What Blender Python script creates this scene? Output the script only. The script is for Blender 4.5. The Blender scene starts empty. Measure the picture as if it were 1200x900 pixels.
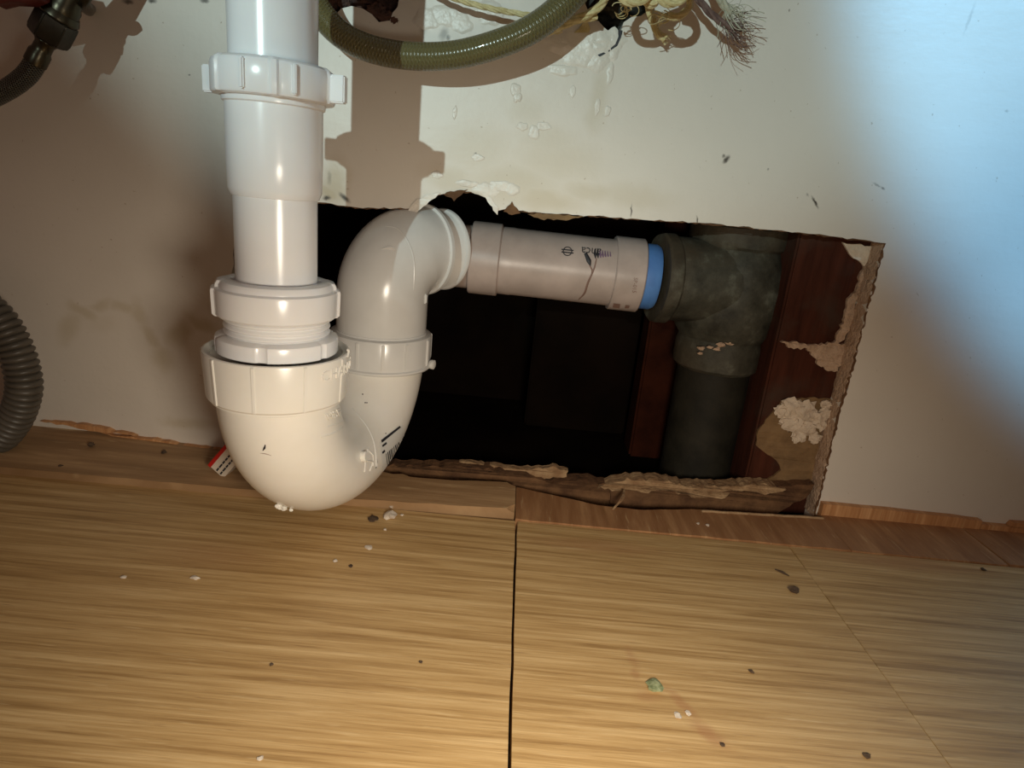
import bpy, bmesh, math, random
import numpy as np
from mathutils import Vector, Matrix, noise
from mathutils.geometry import tessellate_polygon
from mathutils.bvhtree import BVHTree
random.seed(7)
PI = math.pi
SC = bpy.context.scene
COL = SC.collection

# ------------------------------------------------------------------ camera
FPX = 753.0
CAM = Vector((0, 0, .214))
cd = Vector((16, 232, FPX)).normalized()
cr = Vector((1, -.095, (-16 + .095 * 232) / FPX)).normalized()
cu = Vector((cr.y * cd.z - cr.z * cd.y, cr.z * cd.x - cr.x * cd.z, cr.x * cd.y - cr.y * cd.x))
if cu.y < 0: cu = -cu
camd = bpy.data.cameras.new('camera'); cam = bpy.data.objects.new('camera', camd); COL.objects.link(cam)
camd.sensor_width = 36; camd.lens = 36 * FPX / 1200; camd.clip_start = .01
W = Matrix((cr, cd, cu))            # rows: world X, Y, Z in camera coords (x right, y up, z forward)
wr = Vector((cr.x, cd.x, cu.x)); wu = Vector((cr.y, cd.y, cu.y)); wf = Vector((cr.z, cd.z, cu.z))
M4 = Matrix((wr, wu, -wf)).transposed().to_4x4(); M4.translation = CAM
cam.matrix_world = M4
SC.camera = cam

# ------------------------------------------------------------------ world and lights
wd = bpy.data.worlds.new('world'); SC.world = wd; wd.use_nodes = True
wd.node_tree.nodes['Background'].inputs[0].default_value = (1.0, .60, .45, 1)
wd.node_tree.nodes['Background'].inputs[1].default_value = .085

def lamp(name, kind, loc, target, power, color, **kw):
    l = bpy.data.lights.new(name, kind); l.energy = power; l.color = color
    for k, v in kw.items(): setattr(l, k, v)
    o = bpy.data.objects.new(name, l); COL.objects.link(o); o.location = loc
    o.rotation_euler = (Vector(target) - Vector(loc)).to_track_quat('-Z', 'Y').to_euler()
    return o
lamp('torch_light', 'SPOT', (-.317, -.67, .433), (.0, .44, .505), 25, (.76, 1.0, 1.0),
     spot_size=math.radians(40), spot_blend=.55, shadow_soft_size=.006)
lamp('daylight', 'SPOT', (.55, -.40, .85), (.60, .44, .60), 60, (.22, .59, 1.0),
     spot_size=math.radians(58), spot_blend=.18, shadow_soft_size=.02)
lamp('phone_light', 'SPOT', (.05, .02, .155), (.0, .24, .0), 4.0, (1.0, .885, .72), spot_size=math.radians(124), spot_blend=1.0, shadow_soft_size=.035)

vs = SC.view_settings
SC.display_settings.display_device = 'sRGB'
vs.view_transform = 'Standard'; vs.look = 'None'; vs.gamma = 1; vs.use_curve_mapping = False
vs.exposure = 0.0

# ------------------------------------------------------------------ measuring helpers
def ray(px, py):
    c = Vector((px - 600, 450 - py, FPX))
    return Vector((c.dot(cr), c.dot(cd), c.dot(cu)))
def at(px, py, Y):
    w = ray(px, py); t = Y / w.y
    return Vector((w.x * t, Y, CAM.z + w.z * t))
def fl(px, py, z=0.0):
    w = ray(px, py); t = (z - CAM.z) / w.z
    return Vector((w.x * t, w.y * t, z))
def hit(o, px, py):
    bpy.context.view_layer.update()
    if 'bvh' not in _cache.get(o.name, {}):
        me = o.data; mw = o.matrix_world
        _cache[o.name] = {'bvh': BVHTree.FromPolygons([mw @ v.co for v in me.vertices], [tuple(p.vertices) for p in me.polygons])}
    h = _cache[o.name]['bvh'].ray_cast(CAM, ray(px, py).normalized())
    return h[0], h[1]
_cache = {}

# ------------------------------------------------------------------ materials
def mat(name, base=(.8, .8, .8), rough=.5, metal=0, spec=.5, sss=0, coat=0, trans=0):
    m = bpy.data.materials.new(name); m.use_nodes = True
    b = m.node_tree.nodes['Principled BSDF']
    b.inputs['Base Color'].default_value = (*base, 1)
    b.inputs['Roughness'].default_value = rough
    b.inputs['Metallic'].default_value = metal
    b.inputs['Specular IOR Level'].default_value = spec
    b.inputs['Coat Weight'].default_value = coat
    b.inputs['Transmission Weight'].default_value = trans
    if sss:
        b.inputs['Subsurface Weight'].default_value = sss
        b.inputs['Subsurface Radius'].default_value = (.004, .003, .002)
        b.inputs['Subsurface Scale'].default_value = 1
    return m
class NT:
    def __init__(s, m): s.m = m; s.t = m.node_tree; s.n = s.t.nodes; s.b = s.n['Principled BSDF']
    def add(s, typ, **kw):
        n = s.n.new(typ)
        for k, v in kw.items(): setattr(n, k, v)
        return n
    def link(s, a, b): s.t.links.new(a, b)
    def coord(s, scale=(1, 1, 1), loc=(0, 0, 0), src='Object'):
        tc = s.add('ShaderNodeTexCoord'); mp = s.add('ShaderNodeMapping')
        mp.inputs['Scale'].default_value = scale; mp.inputs['Location'].default_value = loc
        s.link(tc.outputs[src], mp.inputs['Vector']); return mp.outputs[0]
    def noise(s, vec, scale, detail=4, rough=.55, dist=0):
        n = s.add('ShaderNodeTexNoise'); n.inputs['Scale'].default_value = scale
        n.inputs['Detail'].default_value = detail; n.inputs['Roughness'].default_value = rough
        n.inputs['Distortion'].default_value = dist
        if vec is not None: s.link(vec, n.inputs['Vector'])
        return n.outputs['Fac']
    def ramp(s, fac, stops):
        r = s.add('ShaderNodeValToRGB'); e = r.color_ramp.elements
        while len(e) < len(stops): e.new(.5)
        for i, (p, c) in enumerate(stops):
            e[i].position = p; e[i].color = (*c, 1) if len(c) == 3 else c
        s.link(fac, r.inputs[0]); return r.outputs[0]
    def val(s, fac, a, b, lo=0., hi=1.):
        r = s.add('ShaderNodeMapRange'); r.inputs[1].default_value = a; r.inputs[2].default_value = b
        r.inputs[3].default_value = lo; r.inputs[4].default_value = hi
        s.link(fac, r.inputs[0]); return r.outputs[0]
    def math(s, op, a, b=None):
        n = s.add('ShaderNodeMath', operation=op)
        for i, x in enumerate((a, b)):
            if x is None: continue
            if hasattr(x, 'links'): s.link(x, n.inputs[i])
            else: n.inputs[i].default_value = x
        return n.outputs[0]
    def mix(s, fac, a, b, mode='MIX'):
        n = s.add('ShaderNodeMix', data_type='RGBA', blend_type=mode)
        for i, x in ((0, fac), (6, a), (7, b)):
            if hasattr(x, 'links'): s.link(x, n.inputs[i])
            elif i == 0: n.inputs[0].default_value = x
            else: n.inputs[i].default_value = (*x, 1)
        return n.outputs[2]
    def color(s, c): s.link(c, s.b.inputs['Base Color'])
    def bump(s, h, strength=.3, dist=.001):
        b = s.add('ShaderNodeBump'); b.inputs['Strength'].default_value = strength; b.inputs['Distance'].default_value = dist
        s.link(h, b.inputs['Height']); s.link(b.outputs[0], s.b.inputs['Normal'])
def noisy(name, c1, c2, scale, rough=.6, bump=.4, bdist=.001, detail=6, lo=.35, hi=.65, **kw):
    m = mat(name, c1, rough, **kw); t = NT(m); v = t.coord()
    f = t.noise(v, scale, detail); t.color(t.ramp(f, [(lo, c1), (hi, c2)]))
    t.bump(t.noise(v, scale * 2.5, 5), bump, bdist); return m
def blobs(t, lst, dist_scale=60, amount=.006, flat=False):
    """sum of soft patches, each (x, z, radius_x, radius_z, angle, strength) on a wall plane"""
    tc = t.add('ShaderNodeTexCoord')
    nz = t.add('ShaderNodeTexNoise'); nz.inputs['Scale'].default_value = dist_scale; nz.inputs['Detail'].default_value = 4
    t.link(tc.outputs['Object'], nz.inputs['Vector'])
    sub = t.add('ShaderNodeVectorMath', operation='SUBTRACT'); t.link(nz.outputs['Color'], sub.inputs[0]); sub.inputs[1].default_value = (.5, .5, .5)
    sc = t.add('ShaderNodeVectorMath', operation='SCALE'); t.link(sub.outputs[0], sc.inputs[0]); sc.inputs['Scale'].default_value = amount
    ad = t.add('ShaderNodeVectorMath', operation='ADD'); t.link(tc.outputs['Object'], ad.inputs[0]); t.link(sc.outputs[0], ad.inputs[1])
    acc = None
    for x, z, rx, rz, ang, st in lst:
        mp = t.add('ShaderNodeMapping', vector_type='TEXTURE')
        mp.inputs['Location'].default_value = (x, .44, z); mp.inputs['Rotation'].default_value = (0, ang, 0)
        mp.inputs['Scale'].default_value = (rx, .05, rz)
        if flat:
            mp.inputs['Location'].default_value = (x, z, 0); mp.inputs['Rotation'].default_value = (0, 0, ang); mp.inputs['Scale'].default_value = (rx, rz, .05)
        t.link(ad.outputs[0], mp.inputs[0])
        ln = t.add('ShaderNodeVectorMath', operation='LENGTH'); t.link(mp.outputs[0], ln.inputs[0])
        r = t.add('ShaderNodeMapRange', interpolation_type='SMOOTHSTEP'); r.inputs[1].default_value = 1.; r.inputs[2].default_value = .15
        r.inputs[3].default_value = 0; r.inputs[4].default_value = st; t.link(ln.outputs['Value'], r.inputs[0])
        acc = r.outputs[0] if acc is None else t.math('MAXIMUM', acc, r.outputs[0])
    return acc
def B(px, py, wx, wz, ang=0, st=1.):       # patch given where it sits on the wall
    p = at(px, py, .44); return (p.x, p.z, wx, wz, ang, st)

M = {}
M['pvc'] = noisy('pvc_white', (.84, .84, .84), (.80, .80, .80), 30, rough=.20, bump=.05, bdist=.0006, sss=.12)
M['pvc_cream'] = noisy('pvc_cream', (.82, .80, .745), (.77, .745, .68), 26, rough=.26, bump=.06, bdist=.0006, sss=.12)
M['pvc_shade_grey'] = noisy('pvc_shade_grey', (.70, .70, .68), (.63, .63, .61), 24, rough=.22, bump=.10, bdist=.0008)  # greyer copy of the white plastic: weaker light at the rear painted in
M['pvc_dim'] = noisy('pvc_warm_shade', (.46, .375, .335), (.37, .30, .265), 45, rough=.33, bump=.12, bdist=.0006)  # white pipe inside the hole, warm shade mixed into its base colour
M['blue'] = noisy('blue_plastic', (.07, .18, .46), (.10, .25, .58), 60, rough=.45, bump=.1)
M['iron'] = None
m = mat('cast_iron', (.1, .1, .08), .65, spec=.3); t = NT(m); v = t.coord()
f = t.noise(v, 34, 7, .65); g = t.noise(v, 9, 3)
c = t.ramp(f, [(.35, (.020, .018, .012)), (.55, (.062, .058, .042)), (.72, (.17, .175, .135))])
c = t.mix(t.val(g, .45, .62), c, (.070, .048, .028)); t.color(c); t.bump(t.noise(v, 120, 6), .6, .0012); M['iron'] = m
M['iron_shade'] = noisy('shaded_iron', (.010, .009, .006), (.024, .021, .014), 40, rough=.7, bump=.5, spec=.25)  # darker copy of the cast iron: dimness low in the hole painted in
M['wood_dark'] = m = mat('dark_red_wood', (.1, .03, .015), .9, spec=.12); t = NT(m)
v = t.coord((1, 1, .12)); f = t.noise(v, 90, 6, .6)
c = t.ramp(f, [(.3, (.030, .009, .005)), (.7, (.080, .024, .013))])
t.color(t.mix(t.val(t.noise(t.coord(), 22, 5), .5, .7), c, (.055, .034, .024))); t.bump(f, .5, .001)
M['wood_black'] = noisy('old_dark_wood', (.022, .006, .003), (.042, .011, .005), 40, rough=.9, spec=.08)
M['torn'] = noisy('torn_board', (.27, .155, .075), (.46, .31, .17), 90, rough=.9, bump=1., bdist=.002)
M['torn_dark'] = noisy('torn_brown_board', (.09, .04, .016), (.18, .09, .038), 70, rough=.9, bump=1., bdist=.002)
M['plaster'] = noisy('white_plaster', (.60, .48, .36), (.70, .59, .46), 120, rough=.9, bump=.8, bdist=.0015)
M['plaster_raw'] = noisy('board_edge', (.42, .28, .185), (.56, .40, .28), 150, rough=.95, bump=1., bdist=.002)
M['tanpatch'] = noisy('brown_adhesive', (.15, .085, .035), (.25, .15, .065), 60, rough=.8, bump=.8, bdist=.0015)
M['black'] = noisy('black_foam', (.012, .012, .010), (.05, .045, .032), 80, rough=.75, bump=1., bdist=.002)
M['brownfoam'] = noisy('brown_flaky_foam', (.03, .015, .012), (.13, .06, .04), 150, rough=.8, bump=1., bdist=.002)
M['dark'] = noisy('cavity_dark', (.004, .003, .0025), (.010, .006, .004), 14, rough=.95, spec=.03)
M['steel'] = noisy('dull_brass', (.05, .044, .03), (.09, .078, .052), 50, rough=.3, bump=.15, metal=.9)
M['nutsteel'] = noisy('dark_nickel', (.035, .032, .026), (.065, .06, .048), 60, rough=.32, bump=.2, metal=.85)
M['grey_rubber'] = noisy('grey_corrugated_plastic', (.075, .065, .05), (.11, .095, .075), 60, rough=.42, bump=.15)
M['redknob'] = noisy('red_valve_plastic', (.10, .015, .015), (.15, .03, .025), 60, rough=.5)
M['rope'] = noisy('tan_hemp', (.52, .42, .19), (.72, .62, .34), 260, rough=.85, bump=.9, bdist=.0008)
M['rope_brown'] = noisy('brown_hemp', (.10, .055, .045), (.19, .12, .10), 260, rough=.85, bump=.9, bdist=.0008)
M['rope_grey'] = noisy('greyish_hemp', (.32, .30, .22), (.50, .48, .36), 260, rough=.85, bump=.9, bdist=.0008)
M['ink'] = mat('black_ink', (.02, .02, .025), .6)
M['purple'] = mat('purple_ink', (.16, .10, .17), .5)
M['drip'] = mat('dried_primer', (.22, .13, .10), .5)
M['red'] = mat('red_print', (.50, .015, .01), .5)
M['paper'] = noisy('white_card', (.62, .54, .44), (.70, .61, .50), 60, rough=.8, bump=.1)
M['label'] = mat('sticker_paper', (.66, .66, .63), .4)
M['crumb'] = noisy('plaster_crumb', (.55, .47, .38), (.70, .62, .52), 300, rough=.9)
M['crumb_dark'] = noisy('dark_crumb', (.05, .03, .018), (.11, .07, .04), 300, rough=.9)
M['crumb_green'] = noisy('green_crumb', (.16, .19, .08), (.42, .45, .25), 300, rough=.9)

def hose_mat(name, c1, c2, nl, na, rough, metal, depth, trans=0, coat=0):
    """crossed threads of a braid, from the tube's own UV"""
    m = mat(name, c1, rough, metal=metal, coat=coat); t = NT(m)
    uv = t.add('ShaderNodeTexCoord').outputs['UV']; sp = t.add('ShaderNodeSeparateXYZ'); t.link(uv, sp.inputs[0])
    a = t.math('MULTIPLY', sp.outputs[0], nl); b = t.math('MULTIPLY', sp.outputs[1], na)
    w1 = t.math('ABSOLUTE', t.math('SINE', t.math('ADD', a, b))); w2 = t.math('ABSOLUTE', t.math('SINE', t.math('SUBTRACT', a, b)))
    h = t.math('MAXIMUM', t.math('POWER', w1, 6.), t.math('POWER', w2, 6.))
    t.color(t.mix(h, c1, c2)); t.bump(h, 1., depth); return m
M['clear_hose'] = hose_mat('olive_clear_hose', (.130, .110, .042), (.165, .148, .065), 1500, 10 * PI, .22, 0, .0005, coat=.3)
M['braid'] = hose_mat('steel_braid', (.02, .02, .016), (.26, .25, .21), 2200, 14 * PI, .3, .8, .0008)

# floor wood
def wood(name, stops, scale, rough=.42, seed=0, warm=None, stains=None):
    m = mat(name, stops[0], rough, spec=.35); t = NT(m)
    v = t.coord(scale, (seed, seed * .7, 0)); f = t.noise(v, 1., 7, .62, .4)
    v2 = t.coord(tuple(s * 3.2 if s > 20 else s * 2.2 for s in scale), (seed + 3, 1, 0)); f2 = t.noise(v2, 1., 4, .6)
    h = t.math('ADD', t.math('MULTIPLY', f, .62), t.math('MULTIPLY', f2, .38))
    c = t.ramp(h, [(.38, stops[0]), (.50, stops[1]), (.64, stops[2])])
    if warm:
        c = t.mix(t.val(t.noise(t.coord(), 9, 3), .45, .7), c, warm)
    if stains:
        c = t.mix(blobs(t, [(lambda p: (p.x, p.y, rx, ry, an, st))(fl(px, py)) for px, py, rx, ry, an, st in stains], 220, .004, True), c, (.36, .16, .07))
    g = t.noise(t.coord((scale[0] * 4, scale[1] * 2.4, 20), (seed + 9, 2, 0)), 1., 3, .7)
    c = t.mix(t.val(g, .60, .74, 0, .55), c, (.74, .56, .31)); c = t.mix(t.val(g, .40, .28, 0, .5), c, (.24, .13, .05))
    t.color(c); t.bump(t.math('ADD', h, g), .35, .0006)
    t.link(t.val(f2, .3, .7, rough - .08, rough + .12), t.b.inputs['Roughness']); return m
F0, F1, F2 = (.34, .20, .075), (.50, .32, .135), (.66, .46, .225)
M['plank'] = [wood('wood_floor_%d' % i, (F0, F1, F2), (7, 190, 20), seed=i * 5.3, stains=[[(250, 650, .05, .02, 0, .25)], [(800, 825, .004, .018, .5, .45), (830, 860, .006, .014, .7, .5), (760, 815, .010, .006, .2, .35), (740, 770, .004, .012, .2, .3), (745, 790, .003, .006, 0, .4), (700, 640, .06, .012, 0, .35)], [(1060, 660, .08, .014, 0, .4)]][i]) for i in range(3)]
M['strip'] = wood('worn_red_wood', ((.27, .125, .052), (.34, .17, .075), (.47, .26, .12)), (60, 9, 9), .55, 2.)
M['strip_tan'] = wood('worn_tan_wood', ((.27, .16, .075), (.34, .205, .10), (.48, .31, .16)), (5, 60, 9), .6, 4.)
M['trimwood'] = wood('orange_wood_strip', ((.42, .19, .075), (.52, .26, .11), (.70, .40, .19)), (140, 4, 7), .5, 8.)
M['groove'] = mat('seam_dirt', (.05, .025, .012), .9)

# painted wall
m = mat('painted_wall', (.7, .7, .66), .42, spec=.4); t = NT(m)
v = t.coord(); base = t.ramp(t.noise(v, 7, 5), [(.3, (.66, .61, .53)), (.7, (.72, .67, .59))])
yel = blobs(t, [
    B(82, 385, .010, .020, .5, .5), B(95, 365, .016, .007, .5, .6), B(118, 358, .014, .006, -.2, .55), B(145, 362, .014, .006, .1, .55),
    B(165, 368, .008, .014, -.5, .5), B(178, 395, .008, .018, -.6, .6), B(192, 420, .012, .014, -.3, .6),
    B(212, 390, .012, .016, .6, .75), B(235, 378, .018, .008, .4, .8), B(258, 365, .014, .007, .6, .6),
    B(220, 495, .030, .007, 0, .55), B(120, 380, .02, .01, 0, .18),
    B(640, 165, .03, .018, 0, .35), B(650, 190, .045, .020, 0, .42), B(600, 215, .05, .020, 0, .55), B(560, 175, .04, .025, 0, .35),
    B(530, 210, .03, .015, .2, .5), B(700, 120, .010, .030, .1, .40), B(640, 235, .035, .012, 0, .7), B(395, 212, .012, .022, 0, .75),
    B(388, 225, .010, .008, 0, .9), B(690, 225, .030, .010, 0, .5), B(620, 130, .020, .015, 0, .3), B(740, 230, .04, .012, 0, .35)], 55, .012)
dk = blobs(t, [
    B(851, 187, .0022, .0042, .5, .9), B(848, 183, .0018, .0016, 0, .7), B(955, 237, .0012, .0062, -.7, .95), B(946, 228, .0012, .002, -.7, .4),
    B(1028, 217, .0045, .0010, .3, .45), B(1035, 221, .002, .0010, .3, .6), B(900, 199, .001, .001, 0, .5), B(222, 88, .001, .001, 0, .8),
    B(497, 28, .004, .008, .1, .45), B(520, 40, .004, .006, .3, .5), B(525, 44, .002, .003, 0, .7), B(492, 24, .0016, .005, .3, .6),
    B(557, 180, .0012, .0012, 0, .8), B(386, 208, .002, .006, 0, .35), B(404, 232, .006, .0025, .6, .9), B(383, 232, .004, .002, -.2, .9),
    B(696, 60, .003, .003, 0, .8), B(682, 52, .0022, .0022, 0, .7), B(626, 158, .0018, .003, 0, .6), B(740, 247, .0009, .006, -.1, .9),
    B(817, 258, .0008, .004, -.3, .9), B(1136, 22, .0014, .012, .1, .2), B(1180, 130, .002, .001, 0, .3), B(925, 12, .0008, .0008, 0, .7),
    B(150, 2, .005, .002, 0, .8), B(178, 1, .004, .002, 0, .9), B(240, 1, .004, .002, 0, .8), B(700, 8, .004, .004, 0, .8)], 400, .0022)
sp = t.val(t.noise(v, 330, 2), .735, .76, 0, .5)
c = t.mix(t.math('MULTIPLY', yel, .62), base, (.42, .33, .16)); c = t.mix(dk, c, (.03, .022, .014)); c = t.mix(sp, c, (.3, .2, .1)); t.color(c)
h = t.math('ADD', t.math('MULTIPLY', t.noise(v, 160, 4), .25), t.math('MULTIPLY', t.noise(t.coord((.35, 1, 1.4)), 22, 5), 1.))
t.bump(h, .35, .002); M['wall'] = m
M['flake'] = noisy('peeling_paint', (.74, .70, .62), (.67, .62, .54), 60, rough=.36, bump=.8, bdist=.0012)

# ------------------------------------------------------------------ mesh helpers
def tag(o, label=None, cat=None, group=None, kind=None):
    if label: o['label'] = label
    if cat: o['category'] = cat
    if group: o['group'] = group
    if kind: o['kind'] = kind
    return o
def thing(name, label, cat, loc, group=None):
    o = bpy.data.objects.new(name, None); COL.objects.link(o); o.location = loc; o.empty_display_size = .01
    return tag(o, label, cat, group)
def obj(name, bm, m, parent=None, smooth=True, angle=35):
    bmesh.ops.remove_doubles(bm, verts=bm.verts, dist=1e-6)
    bmesh.ops.recalc_face_normals(bm, faces=bm.faces)
    me = bpy.data.meshes.new(name); bm.to_mesh(me); bm.free(); me.materials.append(m)
    if smooth:
        me.shade_smooth()
        me.set_sharp_from_angle(angle=math.radians(angle))
    o = bpy.data.objects.new(name, me); COL.objects.link(o)
    if parent:
        o.parent = parent
        off = Vector((0, 0, 0)); p = parent
        while p: off += p.location; p = p.parent
        me.transform(Matrix.Translation(-off))
    return o
def frame(d):
    d = Vector(d).normalized(); a = Vector((0, 0, 1)) if abs(d.z) < .9 else Vector((1, 0, 0))
    x = a.cross(d).normalized(); return x, d.cross(x), d
def lathe(bm, prof, org, axis, seg=64, mod=None, closed=False):
    """prof: (radius, distance along axis)"""
    x, y, d = frame(axis); org = Vector(org); rings = []
    for r, s in prof:
        rg = []
        for k in range(seg):
            a = 2 * PI * k / seg; rr = r + (mod(a, s) if mod else 0)
            rg.append(bm.verts.new(org + d * s + x * math.cos(a) * rr + y * math.sin(a) * rr))
        rings.append(rg)
    for A, C in zip(rings, rings[1:] + ([rings[0]] if closed else [])):
        for k in range(seg):
            bm.faces.new((A[k], A[(k + 1) % seg], C[(k + 1) % seg], C[k]))
    if not closed:
        for rg in (rings[0], rings[-1]): bm.faces.new(rg)
    return bm
def sweep(bm, pts, rad, seg=16, uv=False, cap=True, flat=None):
    pts = [Vector(p) for p in pts]; n = len(pts)
    rad = rad if hasattr(rad, '__len__') else [rad] * n
    T = [(pts[min(i + 1, n - 1)] - pts[max(i - 1, 0)]).normalized() for i in range(n)]
    x, y, _ = frame(T[0]); rings = []; L = 0; lens = []
    for i in range(n):
        if i:
            q = T[i - 1].rotation_difference(T[i]); x = q @ x; L += (pts[i] - pts[i - 1]).length
        x = (x - T[i] * x.dot(T[i])).normalized(); y = T[i].cross(x); lens.append(L)
        rings.append([bm.verts.new(pts[i] + (x * math.cos(2 * PI * k / seg) + y * math.sin(2 * PI * k / seg)) * rad[i]) for k in range(seg)])
    ul = bm.loops.layers.uv.verify() if uv else None
    for i in range(n - 1):
        for k in range(seg):
            f = bm.faces.new((rings[i][k], rings[i][(k + 1) % seg], rings[i + 1][(k + 1) % seg], rings[i + 1][k]))
            if uv:
                for lp, (uu, vv) in zip(f.loops, ((lens[i], k / seg), (lens[i], (k + 1) / seg), (lens[i + 1], (k + 1) / seg), (lens[i + 1], k / seg))):
                    lp[ul].uv = (uu, vv)
    if cap: bm.faces.new(rings[0]); bm.faces.new(rings[-1])
    return bm
def spline(ctrl, n=12):
    P = [Vector(p) for p in ctrl]; P = [P[0] * 2 - P[1]] + P + [P[-1] * 2 - P[-2]]; out = []
    for i in range(1, len(P) - 2):
        a, b, c, d = P[i - 1:i + 3]
        for k in range(n):
            s = k / n
            out.append(.5 * ((2 * b) + (c - a) * s + (2 * a - 5 * b + 4 * c - d) * s * s + (-a + 3 * b - 3 * c + d) * s ** 3))
    out.append(P[-2]); return out
def box(bm, c, size, rot=None):
    r = bmesh.ops.create_cube(bm, size=1)
    mt = Matrix.Translation(c) @ (rot or Matrix.Identity(4)) @ Matrix.Diagonal((*size, 1))
    bmesh.ops.transform(bm, matrix=mt, verts=r['verts']); return r['verts']
def box2(bm, lo, hi): return box(bm, (Vector(lo) + Vector(hi)) / 2, Vector(hi) - Vector(lo))
def jag(pts, step, amp, closed=True):
    """subdivide a polygon and roughen it (points are (x, z))"""
    out = []; n = len(pts)
    for i in range(n if closed else n - 1):
        a = Vector(pts[i]); b = Vector(pts[(i + 1) % n]); k = max(1, int((b - a).length / step))
        nrm = Vector((-(b - a).y, (b - a).x)); nrm = nrm.normalized() if nrm.length else nrm
        for j in range(k):
            p = a.lerp(b, j / k)
            out.append(p + (nrm * random.uniform(-amp, amp) if j else Vector((0, 0))))
    if not closed: out.append(Vector(pts[-1]))
    return out
def slab(bm, loops, y0, y1):
    """polygon with holes in the XZ plane, given thickness"""
    vl = [[Vector((p[0], p[1], 0)) for p in l] for l in loops]
    flat = [p for l in vl for p in l]; tris = tessellate_polygon(vl)
    f = [bm.verts.new((p.x, y0, p.y)) for p in flat]; b = [bm.verts.new((p.x, y1, p.y)) for p in flat]
    for t_ in tris:
        try: bm.faces.new([f[i] for i in t_]); bm.faces.new([b[i] for i in reversed(t_)])
        except ValueError: pass
    s = 0
    for l in vl:
        n = len(l)
        for i in range(n):
            i0, i1 = s + i, s + (i + 1) % n; bm.faces.new((f[i0], f[i1], b[i1], b[i0]))
        s += n
    return bm
def plate(name, pxs, Y, th, m, parent=None, step=.003, amp=.0008, tilt=None):
    pts = [(lambda p: (p.x, p.z))(at(x, y, Y)) for x, y in pxs]
    bm = bmesh.new(); slab(bm, [jag(pts, step, amp)], Y, Y + th)
    for v in bm.verts:
        if v.co.y < Y + th * .5: v.co.y += noise.noise(v.co * 160) * th * .5
        if tilt: v.co.y += tilt(v.co)
    return obj(name, bm, m, parent, smooth=False)
def lump(bm, c, size, seed, rough=.35, sub=3, freq=1.4):
    r = bmesh.ops.create_icosphere(bm, subdivisions=sub, radius=1); s = Vector((seed * 3.1, seed * 1.7, seed))
    for v in r['verts']:
        n = v.co.normalized()
        k = 1 + rough * (noise.noise(n * freq + s) + .5 * noise.noise(n * freq * 2.6 + s) + .25 * noise.noise(n * freq * 6 + s))
        v.co = Vector(c) + Vector((n.x * size[0], n.y * size[1], n.z * size[2])) * k
    return bm
def text_mesh(s, size, ext=.0003):
    c = bpy.data.curves.new('text', 'FONT'); c.body = s; c.size = size; c.extrude = ext; c.resolution_u = 2
    o = bpy.data.objects.new('text', c); COL.objects.link(o); bpy.context.view_layer.update()
    me = bpy.data.meshes.new_from_object(o.evaluated_get(bpy.context.evaluated_depsgraph_get()))
    bpy.data.objects.remove(o); bm = bmesh.new(); bm.from_mesh(me)
    bmesh.ops.subdivide_edges(bm, edges=[e for e in bm.edges if e.calc_length() > size * .25], cuts=2)
    return bm
def wrap(bm, c, r, az0, z0, slope=0., sx=1.):
    """bend flat lettering round a vertical cylinder"""
    for v in bm.verts:
        a = az0 + v.co.x * sx / r; rr = r + v.co.z
        v.co = Vector((c[0] + math.cos(a) * rr, c[1] + math.sin(a) * rr, z0 + v.co.y + v.co.x * slope))
    return bm
def decal(bm, o, quad, nx=6, ny=6, off=.0003):
    """a thin patch laid on the surface of an object"""
    a, b, c, d = [Vector(q) for q in quad]; g = []
    for j in range(ny + 1):
        row = []
        for i in range(nx + 1):
            p = a.lerp(b, i / nx).lerp(d.lerp(c, i / nx), j / ny); h, nn = hit(o, p.x, p.y)
            row.append(bm.verts.new(h + nn * (off if nn.dot(CAM - h) > 0 else -off)) if h else None)
        g.append(row)
    for j in range(ny):
        for i in range(nx):
            q = (g[j][i], g[j][i + 1], g[j + 1][i + 1], g[j + 1][i])
            if all(q): bm.faces.new(q)
    return bm

# ------------------------------------------------------------------ setting: wall
Dw, TH = .44, .017
def wz(x, y): p = at(x, y, Dw); return (p.x, p.z)
notch = [wz(*q) for q in [(277, 232), (375, 237), (402, 241), (425, 244), (488, 244), (493, 234), (503, 229), (520, 227), (532, 232), (541, 225), (556, 225),
          (568, 229), (577, 238), (583, 247), (592, 245), (598, 240), (606, 247), (640, 250), (740, 256), (820, 261), (935, 272), (1038, 285)]]
right = [wz(*q) for q in [(1038, 285), (1020, 352), (1000, 430), (985, 482), (972, 535), (955, 607)]]
left = [wz(*q) for q in [(262, 560), (262, 515), (262, 470), (264, 400), (272, 330), (277, 232)]]
lo = [(-.8, -.012), (left[0][0], -.012)]
outer = lo + jag(left, .006, .0007, False) + jag(notch, .0035, .0006, False)[1:] + jag(right, .004, .0008, False)[1:] + [(right[-1][0], -.012), (.8, -.012), (.8, .62), (-.8, .62)]
holeA = jag([wz(*q) for q in [(372, -70), (374, 2), (386, 8), (394, 16), (400, 10), (412, 7), (425, 10), (436, 17), (444, 26), (457, 24), (466, 8), (472, -10), (468, -70)]], .004, .0012)
holeB = jag([wz(*q) for q in [(680, -80), (686, 5), (694, 28), (702, 36), (716, 38), (722, 46), (727, 38), (731, 26), (760, 12), (790, -10), (800, -80)]], .004, .0012)
bm = bmesh.new(); slab(bm, [outer, holeA, holeB], Dw, Dw + TH)
wall = obj('wall_back', bm, M['wall'], smooth=False); tag(wall, kind='structure')
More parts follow.
